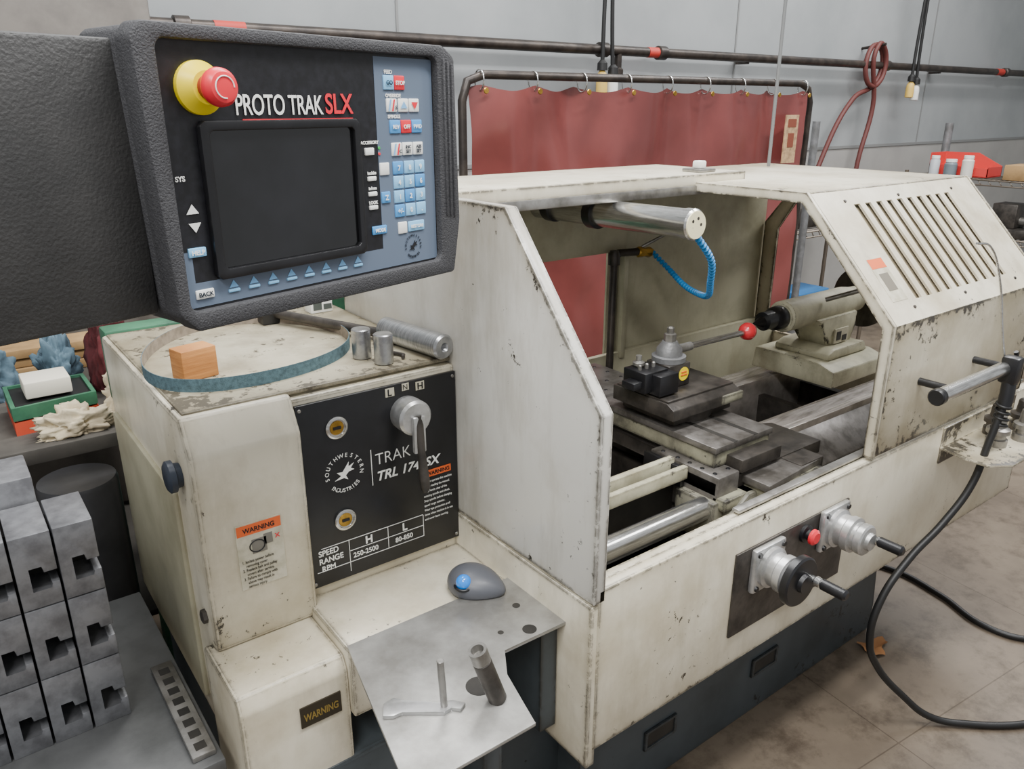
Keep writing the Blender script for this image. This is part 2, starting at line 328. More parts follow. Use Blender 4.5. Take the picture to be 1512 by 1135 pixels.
band('hood_left_lip',[(YF-.004,.872),(YF-.004,1.213),(1.146,1.499),(1.90,1.499)],[(YF+.022,.872),(YF+.022,1.203),(1.156,1.474),(1.90,1.474)],H0-.006,H0+.008,LIPM)
band('hood_right_lip',[(YF-.002,.872),(YF-.002,1.212),(1.146,1.498),(1.70,1.49),(1.86,1.28),(1.86,.88)],[(YF+.045,.872),(YF+.045,1.20),(1.165,1.455),(1.68,1.455),(1.80,1.26),(1.80,.88)],H1-.01,H1,CREAM)
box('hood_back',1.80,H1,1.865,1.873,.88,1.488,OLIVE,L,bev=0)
box('hood_track',1.30,XR,.905,.925,.862,.872,STEEL,L)
bm=bmesh.new();brev(bm,(1.89,.79,1.04),(1,0,0),[(0,.017),(.002,.019),(.42,.019),(.422,.017)],24,0)
brev(bm,(1.87,.79,1.04),(1,0,0),[(0,.018),(.003,.021),(.02,.021),(.025,.018)],24,1)
for x in (1.96,2.26):brev(bm,(x,.79,1.04),(0,1,0),[(0,.010),(.087,.010)],14,1)
finish('door_handle',bm,[STEELB,BLK],L)
# bed
box('bed_front_way',.88,2.68,1.21,1.30,.66,.80,WAY,L,bev=.004)
prism('bed_front_vee',[(1.235,.80),(1.255,.822),(1.275,.80)],'x',.88,2.68,WAY,L)
prism('bed_front_slope_cover',[(1.21,.78),(1.12,.70),(1.12,.60),(1.21,.60)],'x',1.70,2.68,MSTEEL,L,bev=.003)
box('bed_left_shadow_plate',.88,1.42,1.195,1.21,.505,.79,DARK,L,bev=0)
box('bed_back_way',.88,2.68,1.54,1.64,.60,.80,WAY,L,bev=.004)
boxes('bed_webs',[(x,x+.03,1.30,1.54,.55,.74) for x in (1.0,1.25,1.5,1.75,2.0,2.25,2.5)]+[(.88,2.68,1.30,1.54,.505,.56)],DSTEEL,L)
box('front_rail_lower',.88,1.42,1.150,1.168,.815,.850,TAILC,L,bev=.003)
box('front_rail_upper',.88,1.42,1.195,1.215,.815,.858,TAILC,L,bev=.003)
box('front_rail_groove',.88,1.42,1.168,1.195,.815,.825,DARK,L,bev=0)
rev('feed_screw_cover',(.88,1.085,.765),(1,0,0),[(0,.030),(.53,.030)],STEELB,L,12)
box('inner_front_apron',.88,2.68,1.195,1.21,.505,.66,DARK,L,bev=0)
# headstock
box('headstock_box',.48,.848,1.335,1.86,.50,1.185,CREAM,L,bev=.006)
prism('headstock_cover',[(1.30,.73),(1.30,1.13),(1.335,1.195),(1.98,1.195),(1.98,.5),(1.335,.5),(1.335,.73)],'x',.285,.488,CREAM,L,bev=.007)
box('headstock_top_plate',.295,.846,1.345,1.97,1.19,1.199,TOPC,L,bev=.003)
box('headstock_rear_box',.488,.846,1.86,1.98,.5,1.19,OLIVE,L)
prism('lower_step',[(1.145,.0),(1.145,.70),(1.16,.73),(1.34,.73),(1.34,0)],'x',.27,.475,CREAM,L,bev=.005)
box('name_panel',.489,.846,1.326,1.335,.772,1.172,BLK,L,bev=.002)
fy=1.3255
bm=bmesh.new()
for x in (.497,.838):
    for z in (.782,1.162):brev(bm,(x,fy,z),(0,-1,0),[(0,.004),(.002,.003)],10)
finish('panel_screws',bm,STEEL,L)
for i,(x,z) in enumerate(((.568,1.112),(.571,.909))):
    rev('sight_bezel_%d'%i,(x,fy,z),(0,-1,0),[(0,.023),(.004,.023),(.006,.020),(.006,.0175),(.003,.017)],STEELB,L)
    rev('sight_glass_%d'%i,(x,fy-.002,z),(0,-1,0),[(0,.016),(.002,.014)],BRASS,L)
    boxes('sight_mark_%d'%i,[(x-.008,x+.008,fy-.0055,fy-.004,z-.003,z+.003)],BLK,L)
rev('selector_hub',(.722,fy,1.107),(0,-1,0),[(0,.036),(.012,.037),(.040,.037),(.046,.032),(.048,.012)],ALU,L,40)
bm=bmesh.new();brev(bm,(.722,fy-.052,1.095),(.0,-.12,-1),[(-.02,.008),(0,.010),(.06,.008),(.07,.009),(.115,.011),(.135,.010),(.145,.005)],20)
finish('selector_lever',bm,DSTEEL,L)
box('selector_cap',.708,.736,fy-.058,fy-.046,1.035,1.115,ALU,L,bev=.004)
boxes('selector_letter_plates',[(.678,.698,fy-.001,fy,1.149,1.167),(.716,.732,fy-.001,fy,1.155,1.170),(.748,.768,fy-.001,fy,1.149,1.167)],LAB,L)
text('letter_l','L',(.682,fy-.0014,1.151),.020,BLK,L,bold=.0005)
text('letter_n','N',(.717,fy-.0014,1.157),.016,BLK,L)
text('letter_h','H',(.751,fy-.0014,1.151),.020,BLK,L,bold=.0005)
text('panel_text_1','TRAK',(.646,fy-.0006,1.008),.036,WHT,L,fit=.082,bold=-.0004)
text('panel_text_2','TRL 1745SX',(.646,fy-.0006,.972),.029,WHT,L,bold=.0006,shear=.25,fit=.152)
boxes('panel_text_divider',[(.637,.6385,fy-.0006,fy,.965,1.045)],WHT,L)
def arc_text(name,s,cx,cz,r,a0,a1,size,m,parent,y,rz=0,flip=False):
    for i,ch in enumerate(s):
        a=math.radians(a0+(a1-a0)*i/max(1,len(s)-1))
        if ch==' ':continue
        x=cx+r*math.cos(a);z=cz+r*math.sin(a)
        text(name+'_%d'%i,ch,(x,y,z),size,m,parent,rot=(math.pi/2,(math.pi/2-a) if not flip else (-math.pi/2-a),0),align='CENTER')
def roundlogo(name,cx,cz,r,y,parent,m=WHT):
    arc_text(name+'_top','SOUTHWESTERN',cx,cz,r*.78,190,-10,r*.28,m,parent,y)
    arc_text(name+'_bottom','INDUSTRIES',cx,cz,r*.98,225,315,r*.28,m,parent,y,flip=True)
    k=r*.52
    P=[(-1,-.6),(-.35,-.25),(-.75,.15),(-.2,.1),(.0,.35),(.45,.95),(.4,.5),(.95,.75),(.6,.3),(.95,.1),(.4,.0),(.1,-.3),(.3,-.75),(-.1,-.5)]
    prism(name+'_bird',[(cx+p[0]*k,cz+p[1]*k) for p in P],'y',y-.0003,y,m,parent)
roundlogo('round_logo',.578,1.012,.043,fy-.0006,L)
box('warning_header',.757,.827,fy-.001,fy,.945,.961,ORG,L,bev=0)
text('warning_header_text','WARNING',(.765,fy-.0014,.949),.012,BLK,L,bold=.0004)
text('warning_body','Do not operate this machine\nbefore reading the manual.\nKeep hands clear of the\nrotating spindle and chuck.\nStop spindle before changing\nspeed range selector.\nWear eye protection at all\ntimes when machine is in use\nand never leave running.',(.757,fy-.0006,.932),.0075,WHT,L,fit=.072,ls=1.5)
boxes('speed_table',[(.515,.752,fy-.0006,fy,.858,.8592),(.575,.752,fy-.0006,fy,.832,.8332),(.503,.752,fy-.0006,fy,.806,.8072),(.575,.5762,fy-.0006,fy,.785,.858),(.665,.6662,fy-.0006,fy,.806,.858),(.752,.7532,fy-.0006,fy,.806,.858)],WHT,L)
text('table_speed','SPEED\nRANGE\n RPM',(.508,fy-.0006,.842),.018,WHT,L,sx=.9,bold=.0003)
text('table_h','H',(.612,fy-.0006,.837),.024,WHT,L,bold=.0008);text('table_l','L',(.70,fy-.0006,.837),.024,WHT,L,bold=.0008)
text('table_h_range','250-2500',(.583,fy-.0006,.814),.016,WHT,L,sx=.95,bold=.0003);text('table_l_range','80-850',(.682,fy-.0006,.814),.016,WHT,L,sx=.95,bold=.0003)
wy=1.2988
box('cover_sticker',.345,.432,wy-.001,wy+.002,.845,.98,LAB,L,bev=0)
box('cover_sticker_header',.347,.430,wy-.0016,wy-.001,.957,.978,ORG,L,bev=0)
text('cover_sticker_title','WARNING',(.358,wy-.002,.962),.0135,BLK,L,bold=.0003,fit=.06)
boxes('cover_sticker_art',[(.372,.40,wy-.0015,wy-.001,.915,.945),(.395,.412,wy-.0015,wy-.001,.928,.950)],INKG,L,bev=.0002)
tube('cover_sticker_gears',[(.382+.014*math.cos(a),wy-.0016,.93+.012*math.sin(a)) for a in [k*.63 for k in range(10)]],.0012,BLK,L,cyclic=True)
text('cover_sticker_x','x',(.416,wy-.002,.935),.02,RED,L)
text('cover_sticker_text','1. Isolate power before\n    removing cover.\n2. Replace belt and pulley\n    covers after service.\n3. Failure to comply with\n    above may result in\n    serious injury.',(.350,wy-.002,.900),.0088,BLK,L,sx=.72,ls=1.0)
box('lower_warning_label',.375,.455,1.142,1.146,.62,.665,mat('label_black','#2a2417',.5),L,bev=0)
text('lower_warning_text','WARNING',(.381,1.1415,.633),.022,mat('gold_print','#a08a4a',.4,.6),L,fit=.068,bold=.0005)
box('side_gear_cover',.274,.287,1.42,1.94,.55,1.02,OLIVE,L,bev=.006)
rev('side_dial',(.285,1.375,1.075),(-1,0,0),[(0,.022),(.010,.024),(.012,.030),(.022,.030),(.026,.024)],mat('dial_blue','#2f3744',.4),L)
rev('side_bolt',(.285,1.345,.79),(-1,0,0),[(0,.014),(.008,.014),(.01,.010)],DSTEEL,L,6)
cyl('top_rod',(.64,1.85,1.225),(.838,1.42,1.215),.011,DSTEEL,L)
boxes('rod_ends',[(.615,.66,1.82,1.875,1.199,1.245),(.818,.846,1.39,1.43,1.199,1.232)],BLK,L,bev=.006)
box('front_pan',.475,.846,1.13,1.335,.60,.752,CREAM,L,bev=.004)
prism('shelf_plate',[(.475,1.14),(.845,1.14),(.845,.95),(.70,.955),(.665,.90),(.635,.78),(.40,.78)],'z',.753,.760,TRAYM,L,bev=.001)
prism('shelf_bracket',[(.84,1.13),(.84,.97),(.80,.97),(.80,1.13)],'z',.5,.753,BASE,L)
boxes('shelf_bracket_front',[(.60,.64,.88,.95,.45,.753)],BASE,L,bev=.004)
for i,(x,y,r) in enumerate(((.775,.975,.014),(.80,1.05,.008),(.785,1.105,.006),(.725,1.0,.006),(.61,.905,.024))):
    rev('shelf_hole_%d'%i,(x,y,.7602),(0,0,1),[(0,r),(.0003,r)],DARK,L,24)
# chuck
rev('chuck',(.876,1.45,1.065),(1,0,0),[(0,.09),(.03,.09),(.031,.115),(.11,.115),(.116,.108),(.116,.03),(.09,.028)],STEEL,L,48)
for k in range(3):
    a=k*2*math.pi/3+.4
    bm=bmesh.new();bbox(bm,.985,1.03,-.014,.014,.035,.10,.002)
    bmesh.ops.rotate(bm,verts=bm.verts,cent=(0,0,0),matrix=Matrix.Rotation(a,3,'X'));bmesh.ops.translate(bm,verts=bm.verts,vec=(0,1.45,1.065))
    finish('chuck_jaw_%d'%k,bm,DSTEEL,L)
# carriage
prism('saddle',[(1.42,1.06),(1.86,1.06),(1.86,1.22),(1.75,1.27),(1.75,1.52),(1.86,1.56),(1.86,1.68),(1.42,1.68),(1.42,1.56),(1.46,1.52),(1.46,1.30),(1.42,1.26)],'z',.80,.838,DSTEEL,L,bev=.003)
prism('saddle_front_block',[(1.055,.76),(1.055,.852),(1.28,.852),(1.28,.73),(1.10,.73)],'x',1.42,1.50,MSTEEL,L,bev=.004)
box('saddle_wiper',1.405,1.42,1.16,1.29,.79,.845,BLK,L,bev=.002)
bm=bmesh.new()
for y in (1.08,1.12,1.16,1.20,1.25):
    for x in (1.435,1.485):brev(bm,(x,y,.852),(0,0,1),[(0,.006),(.002,.005)],12)
finish('saddle_screws',bm,BLK,L)
APR=chipmat('apron_paint','#8f8c7c','#5b584d',chip='#33302c',rough=.45,spots=.72,dscale=8,streak=.7,grime='#4a473f')
prism('apron',[(1.44,.56),(1.66,.56),(1.66,.80),(1.50,.80),(1.44,.76)],'y',1.02,1.12,APR,L,bev=.006)
box('apron_left_block',1.40,1.45,1.05,1.17,.68,.79,APR,L,bev=.004)
box('apron_way_clamp',1.42,1.60,1.03,1.07,.77,.80,CARC,L,bev=.003)
box('cross_slide',1.455,1.675,1.10,1.74,.852,.893,CARC,L,bev=.003)
box('cross_slide_top',1.450,1.680,1.095,1.74,.893,.909,MSTEEL,L,bev=.002)
boxes('cross_slide_slots',[(1.52,1.535,1.095,1.74,.9085,.9095),(1.60,1.615,1.095,1.74,.9085,.9095)],DARK,L)
boxes('cross_slide_dovetail',[(1.47,1.66,1.10,1.74,.838,.852)],DARK,L)
box('rear_tool_table',1.36,1.66,1.52,1.76,.90,.918,MSTEEL,L,bev=.002)
bm=bmesh.new()
for x in (1.40,1.45,1.51,1.57,1.63):
    for y in (1.55,1.61,1.67,1.73):brev(bm,(x,y,.918),(0,0,1),[(0,.006),(.001,.005)],12)
finish('cross_slide_holes',bm,BLK,L)
boxes('slide_gib_front',[(1.50,1.66,1.05,1.10,.845,.880),(1.68,1.78,1.00,1.14,.80,.835)],[DSTEEL],L,bev=.003)
prism('front_flap',[(1.52,.98),(1.77,1.0),(1.77,1.14),(1.68,1.14),(1.52,1.10)],'z',.812,.832,MSTEEL,L,bev=.002)
prism('front_flap_skirt',[(1.53,.815),(1.76,.815),(1.70,.775),(1.53,.765)],'y',.985,1.09,CARC,L,bev=.003)
rev('compound_swivel',(1.575,1.335,.909),(0,0,1),[(0,.095),(.025,.095),(.028,.09),(.034,.09)],DSTEEL,L,48)
box('compound_base',1.47,1.70,1.25,1.44,.912,.943,DSTEEL,L,bev=.003)
prism('compound_slide',[(1.22,.943),(1.22,.972),(1.245,.985),(1.44,.985),(1.44,.943)],'x',1.43,1.70,DSTEEL,L,bev=.003)
box('compound_cream_end',1.62,1.705,1.215,1.30,.946,.972,CARC,L,bev=.003)
box('compound_top',1.435,1.695,1.245,1.43,.984,.990,DSTEEL,L,bev=.001)
# tool post
box('tool_post_body',1.50,1.585,1.305,1.390,.990,1.055,DSTEEL,L,bev=.005)
rev('tool_post_dome',(1.545,1.35,1.055),(0,0,1),[(0,.046),(.014,.046),(.016,.036),(.034,.034),(.05,.022),(.054,.02)],CAST,L,32)
rev('tool_post_nut',(1.545,1.35,1.109),(0,0,1),[(0,.017),(.02,.017),(.022,.012)],STEEL,L,6)
rev('tool_post_stud',(1.545,1.35,1.129),(0,0,1),[(0,.010),(.016,.010),(.02,.005)],STEEL,L,16)
boxes('tool_holder',[(1.405,1.49,1.30,1.38,1.0,1.055),(1.375,1.46,1.31,1.355,1.012,1.032),(1.43,1.50,1.27,1.31,.995,1.05)],BLK,L,bev=.003)
bm=bmesh.new()
for x in (1.42,1.445,1.47):brev(bm,(x,1.335,1.055),(0,0,1),[(0,.005),(.012,.005),(.014,.003)],8)
brev(bm,(1.44,1.36,1.055),(0,0,1),[(0,.010),(.004,.010),(.005,.016),(.012,.016),(.016,.008),(.03,.008)],20)
finish('tool_holder_screws',bm,STEEL,L)
rev('tool_post_sticker',(1.558,1.3055,1.025),(0,-1,0),[(0,.019),(.001,.019)],YEL,L,28)
boxes('sticker_print',[(1.548,1.568,1.303,1.3046,1.029,1.032),(1.546,1.571,1.303,1.3046,1.021,1.024)],ORG,L)
cyl('lever_rod',(1.57,1.345,1.082),(1.90,1.375,1.066),.0085,STEELB,L)
cyl('lever_collar',(1.57,1.345,1.082),(1.63,1.35,1.079),.012,STEEL,L)
rev('lever_ball',(1.895,1.375,1.066),(1,.1,-.02),[(0,.008)]+[(.025-.027*math.cos(a),max(.027*math.sin(a),0)) for a in [.35,.7,1.1,1.57,2.0,2.4,2.8,math.pi]],REDB,L,28)
# tailstock
prism('tailstock_base',[(1.30,.82),(1.30,.875),(1.36,.895),(1.61,.895),(1.62,.82)],'x',2.30,2.62,TAILC,L,bev=.005)
prism('tailstock_step',[(2.34,.895),(2.34,.915),(2.38,.93),(2.56,.93),(2.58,.895)],'y',1.35,1.56,TAILC,L,bev=.006)
prism('tailstock_body',[(2.40,.92),(2.37,.985),(2.32,1.03),(2.57,1.03),(2.54,.985),(2.54,.92)],'y',1.39,1.51,TAILC,L,bev=.012)
rev('tailstock_barrel',(2.19,1.45,1.052),(1,0,0),[(0,.044),(.008,.052),(.36,.052),(.40,.046),(.44,.044)],TAILC,L,32)
rev('tailstock_quill',(2.05,1.45,1.052),(1,0,0),[(0,.004),(.04,.018),(.045,.030),(.09,.030),(.10,.038),(.13,.040),(.145,.036)],BLK,L,28)
rev('tailstock_handwheel',(2.66,1.45,1.052),(1,0,0),[(0,.02),(.01,.105),(.014,.11),(.03,.11),(.034,.105),(.04,.02)],DSTEEL,L,40)
cyl('tailstock_lock',(2.36,1.40,1.095),(2.42,1.27,1.155),.008,STEEL,L);rev('tailstock_lock_ball',(2.42,1.27,1.155),(.3,-.6,.3),[(-.015,.001),(-.008,.012),(0,.016),(.008,.012),(.015,.001)],BLK,L,16)
prism('tailstock_label',[(2.42,.935),(2.50,.935),(2.50,.985),(2.42,.985)],'y',1.383,1.389,LAB,L)
boxes('tailstock_label_art',[(2.43,2.455,1.3815,1.383,.945,.975),(2.465,2.49,1.3815,1.383,.94,.96)],BLK,L)
# work light
rev('work_light',(1.477,1.84,1.425),(0,-.999,.016),[(0,.03),(.01,.036),(.575,.036),(.577,.038),(.60,.038),(.604,.034)],STEELB,L,40)
rev('work_light_lens',(1.477,1.236,1.4347),(0,-.999,.016),[(0,.034),(.003,.033)],mat('lens_cream','#efe6bd',.4),L,32)
bm=bmesh.new()
for k in range(5):
    a=k*2*math.pi/5;brev(bm,(1.477+.016*math.cos(a),1.2335,1.4347+.016*math.sin(a)),(0,-1,0),[(0,.0042),(.0006,.0042)],10)
finish('work_light_holes',bm,DSTEEL,L)
for i,y in enumerate((1.60,1.78)):rev('light_clamp_%d'%i,(1.477,y,1.428),(0,-1,0),[(0,.037),(.001,.042),(.03,.042),(.031,.037)],BLK,L,32)
box('light_bracket',1.46,1.50,1.58,1.80,1.462,1.492,BLK,L)
# coolant pipe & hose
tube('coolant_pipe',[(1.765,1.80,.52),(1.765,1.80,1.235),(1.785,1.80,1.255),(1.88,1.80,1.25)],.013,PIPE,L,smooth=False)
rev('pipe_elbow',(1.765,1.80,1.22),(0,0,1),[(0,.019),(.03,.02),(.045,.014)],PIPE,L)
rev('coolant_valve',(1.87,1.80,1.25),(1,-.1,-.1),[(0,.013),(.004,.018),(.02,.018),(.03,.014),(.05,.018),(.065,.012)],BRASS,L,8)
cyl('valve_lever',(1.89,1.80,1.265),(1.96,1.76,1.305),.005,STEEL,L)
cp=crs([(1.93,1.79,1.245),(1.92,1.70,1.20),(1.88,1.60,1.172),(1.83,1.50,1.170),(1.75,1.40,1.195),(1.68,1.34,1.25),(1.60,1.28,1.33),(1.51,1.255,1.40)],8)
bm=bmesh.new();LL=[0]
for a,b in zip(cp,cp[1:]):LL.append(LL[-1]+(b-a).length)
def at(s):
    for i in range(len(cp)-1):
        if s<=LL[i+1]:return cp[i].lerp(cp[i+1],(s-LL[i])/(LL[i+1]-LL[i])),cp[i+1]-cp[i]
    return cp[-1],cp[-1]-cp[-2]
s=0
while s<LL[-1]:
    p,d=at(s);brev(bm,p,d,[(0,.0035),(.004,.0092),(.009,.0095),(.0125,.004)],12);brev(bm,p,d,[(.011,.0035),(.0175,.0035)],8);s+=.0165
finish('coolant_hose_segments',bm,BLUE,L)
# controls on front
cx1,cx2=1.365,1.625
box('control_plate',1.262,1.70,YF-.006,YF,.575,.79,DSTEEL,L,bev=.002)
def handwheel(px,x,z,wheelmat,wr,st):
    bm=bmesh.new();bbox(bm,x-.055,x+.055,YF-.022,YF-.006,z-.055,z+.055,.006);
    for sx in (-1,1):
        for sz in (-1,1):brev(bm,(x+sx*.043,YF-.022,z+sz*.043),(0,-1,0),[(0,.007),(.004,.006)],10,1)
    finish(px+'_flange',bm,[ALU,BLK],L)
    rev(px+'_hub',(x,YF-.022,z),(0,-1,0),[(0,.048),(.01,.048),(.014,.040),(.03,.040),(.034,.044),(.05,.044),(.052,.036),(.06,.036)],ALU,L,40)
    rev(px+'_wheel',(x,YF-.082,z),(0,-1,0),[(0,.035),(.001,wr-.004),(.004,wr),(.018,wr),(.022,wr-.004),(.023,.022),(.032,.02)],wheelmat,L,48)
    hx,hz=x+wr*.60,z-wr*.05
    rev(px+'_handle_stem',(hx,YF-.10,hz),(0,-1,0),[(0,.009),(.012,.009)],STEELB,L,16)
    rev(px+'_handle',(hx,YF-.112,hz),(0,-1,0),[(0,.009),(.003,.012),(st,.011),(st+.002,.009)],STEELB,L,20)
    rev(px+'_grip',(hx,YF-.114-st,hz),(0,-1,0),[(0,.010),(.003,.0125),(.055,.0125),(.06,.008)],BLK,L,20)
handwheel('long_wheel',cx1,.733,BLK,.058,.014);handwheel('cross_wheel',cx2,.742,ALU,.038,.003)
rev('front_stop_base',(1.515,YF-.006,.757),(0,-1,0),[(0,.022),(.008,.022),(.01,.013),(.020,.012)],BLK,L,28)
rev('front_stop_knob',(1.515,YF-.024,.757),(0,-1,0),[(0,.013),(.003,.019),(.010,.019),(.015,.013),(.015,0)],RED,L,28)
prism('tool_bracket',[(2.16,YF),(2.62,YF),(2.62,.70),(2.20,.70),(2.14,.74),(2.14,.80)],'z',.795,.802,CREAM,L,bev=.001)
box('tool_bracket_riser',2.16,2.62,YF-.006,YF,.75,.86,CREAM,L)
bm=bmesh.new()
for i,(x,y) in enumerate(((2.30,.79),(2.38,.83),(2.40,.76),(2.48,.80))):
    brev(bm,(x,y,.802),(0,0,1),[(0,.028),(.02,.028),(.022,.022),(.035,.022),(.037,.03),(.05,.03),(.055,.018),(.09,.015),(.095,.01)],20,i%2)
    brev(bm,(x,y,.795),(0,0,-1),[(0,.018),(.04,.014)],16,0)
finish('tool_holders',bm,[STEEL,DSTEEL],L)

# ------------------------------------------------------------------ air gun + hose
g=empty('air_blow_gun')
tube('wand',[(2.06,.845,1.385),(2.13,.84,1.37),(2.20,.83,1.28),(2.245,.81,1.12),(2.255,.80,1.07)],.003,STEELB,g)
boxes('gun_body',[(2.235,2.275,.755,.80,1.0,1.075)],BLK,g,bev=.008)
tube('gun_trigger',[(2.285,.785,1.08),(2.30,.78,1.04),(2.285,.77,.99)],.006,BLK,g)
tube('gun_grip',[(2.255,.775,1.01),(2.245,.77,.96),(2.24,.77,.935)],.018,BLK,g)
pts=[(2.24+.017*math.cos(k*.8),.77+.017*math.sin(k*.8),.95-.0022*k) for k in range(36)]
tube('strain_relief',pts,.004,RUB,g,res=3)
hp=[(2.24,.77,.94),(2.21,.775,.84),(2.17,.78,.72),(2.09,.80,.62),(1.97,.82,.54),(1.87,.83,.44),(1.85,.83,.33),(1.90,.82,.22),(1.98,.77,.11),(2.06,.71,.03),(2.14,.64,.014),(2.27,.545,.012),(2.5,.45,.012),(2.8,.48,.012),(2.86,.62,.012),(2.70,.70,.012),(2.66,.82,.012),(2.72,1.0,.012),(2.74,1.2,.012),(2.60,1.45,.012),(2.45,1.6,.012)]
tube('air_line',hp,.010,RUB,g,res=10)

# ------------------------------------------------------------------ pendant
O=Vector((.234,.95,1.765));P=empty('control_pendant',O,(0,0,math.atan2(.271,.962)))
def R8(x0,x1,v0,v1,c):return [(x0+c,-v0),(x1-c,-v0),(x1,-v0-c),(x1,-v1+c),(x1-c,-v1),(x0+c,-v1),(x0,-v1+c),(x0,-v0-c)]
outer=[(-.018,.020),(.448,.020),(.472,.004),(.478,-.235),(.462,-.318),(.004,-.318),(-.018,-.295),(-.030,.004)]
inner=[(.004,.004),(.425,.004),(.433,-.004),(.433,-.284),(.427,-.294),(.006,-.294),(-.002,-.288),(-.002,-.004)]
ring('bezel',outer,inner,'y',-.014,.02,HOUS,P,bev=.004)
prism('rear_shell',[(-.018,.018),(.448,.018),(.470,.003),(.474,-.235),(.458,-.316),(.004,-.316),(-.016,-.295),(-.028,.004)],'y',.018,.11,HOUS,P,bev=.008)
prism('faceplate',inner,'y',-.003,.02,FACE,P)
boxes('right_grip_ribs',[(x,x+.004,-.0165,.0,-.225-(x-.44)*.2,.004-(x-.44)*.4) for x in (.444,.453,.462)],HOUS,P,bev=.0012)
box('side_cabinet',-.46,-.018,.03,.16,-.298,.004,BOXM,P,bev=.006)
fp=-.0034
boxes('blue_grey_field',[(.316,.431,fp,fp+.001,-.291,.0),(.0,.316,fp,fp+.001,-.291,-.262),(.0,.012,fp,fp+.001,-.262,-.225)],GBLUE,P)
ring('screen_bezel',R8(.038,.278,.080,.262,.006),R8(.050,.268,.091,.250,.004),'y',-.012,-.003,BLK,P,bev=.0015)
prism('screen',R8(.048,.270,.089,.252,.003),'y',-.006,-.003,GLASS,P)
TY=-.0046
text('brand_white','PROTO TRAK',(.091,TY,-.074),.0330,WHT,P,fit=.130,bold=.0003,sp=.95)
text('brand_red','SLX',(.226,TY,-.073),.0345,RED,P,fit=.047,bold=.0006)
boxes('brand_lines',[(.100,.272,TY,TY+.001,-.0805,-.079),(.106,.272,TY,TY+.001,-.0835,-.0828)],RED,P)
rev('stop_collar',(.047,-.003,-.045),(0,-1,0),[(0,.029),(.006,.029),(.012,.023),(.02,.018)],YEL,P,40)
rev('stop_neck',(.047,-.02,-.045),(0,-1,0),[(0,.013),(.018,.013)],mat('stop_neck','#8e2026',.4),P,28)
rev('stop_knob',(.047,-.036,-.045),(0,-1,0),[(0,.015),(.003,.0195),(.008,.0208),(.014,.020),(.019,.016),(.020,.012),(.0195,0)],RED,P,40)
tube('stop_arrows',[(.047+.0115*math.cos(a),-.0562,-.045+.0115*math.sin(a)) for a in [k*.4 for k in range(13)]],.0007,WHT,P)
def btn(bm,x,v,w,h,mi,y0=-.0045,y1=-.0015):bbox(bm,x-w/2,x+w/2,y0-.0008,y1,-v-h/2,-v+h/2,.0012,mi)
bm=bmesh.new();BM=[BTB,RED,WHT,BTL]
btn(bm,.342,.033,.020,.019,3);btn(bm,.363,.033,.020,.019,1)
btn(bm,.346,.063,.020,.018,2);btn(bm,.369,.063,.020,.018,2);btn(bm,.391,.063,.020,.018,2)
btn(bm,.351,.092,.021,.018,0);btn(bm,.373,.092,.021,.018,1);btn(bm,.395,.092,.021,.018,0)
btn(bm,.352,.123,.020,.018,2);btn(bm,.374,.123,.020,.018,2);btn(bm,.396,.123,.020,.018,2)
for r_ in range(4):
    for c_ in range(3):btn(bm,.353+.0225*c_,.149+.0205*r_,.020,.018,3 if (c_+r_)%3 else 0)
btn(bm,.357,.236,.018,.017,2);btn(bm,.386,.236,.034,.015,3)
btn(bm,.326,.149,.018,.017,2);btn(bm,.326,.189,.017,.016,0);btn(bm,.310,.234,.028,.012,0)
for x,v in ((.299,.124),(.301,.161),(.301,.182),(.301,.201)):btn(bm,x,v,.017 if v<.13 else .016,.010 if v<.13 else .006,2)
for k in range(8):btn(bm,.062+.0290*k,.2785,.016,.004,3);
btn(bm,.022,.276,.024,.011,2);btn(bm,.019,.226,.023,.011,3)
finish('buttons',bm,BM,P)
bm=bmesh.new()
def tri(x,v,s,up,mi,y=-.0062):
    k=s if up else -s
    a=[bm.verts.new((x+dx,y,-v+dz)) for dx,dz in ((-s,-k*.6),(s,-k*.6),(0,k*.8))];f=bm.faces.new(a);f.material_index=mi
for k in range(8):tri(.062+.0290*k,.2708,.0065,True,0,-.0040)
tri(.369,.063,.007,True,0);tri(.391,.063,.007,False,1);tri(.020,.177,.008,True,2,-.0040);tri(.021,.197,.008,False,2,-.0040)
for x,v in ((.346,.063),(.352,.123)):
    for d_,mi in ((-.004,0),(.003,1)):
        a=[bm.verts.new((x+d_+dx,-.0060,-v+dz)) for dx,dz in ((-.004,-.008),(-.001,-.008),(.003,.008),(0,.008))];f=bm.faces.new(a);f.material_index=mi
finish('button_symbols',bm,[mat('blue_symbol','#7fb6e4',.4),RED,WHT],P)
def lt(n,s,x,v,sz,m=WHT,al='CENTER',y=-.0058,b=0):text('label_'+n,s,(x,y,-v-sz*.35),sz,m,P,align=al,bold=b)
INK=mat('ink_dark','#15202c',.5)
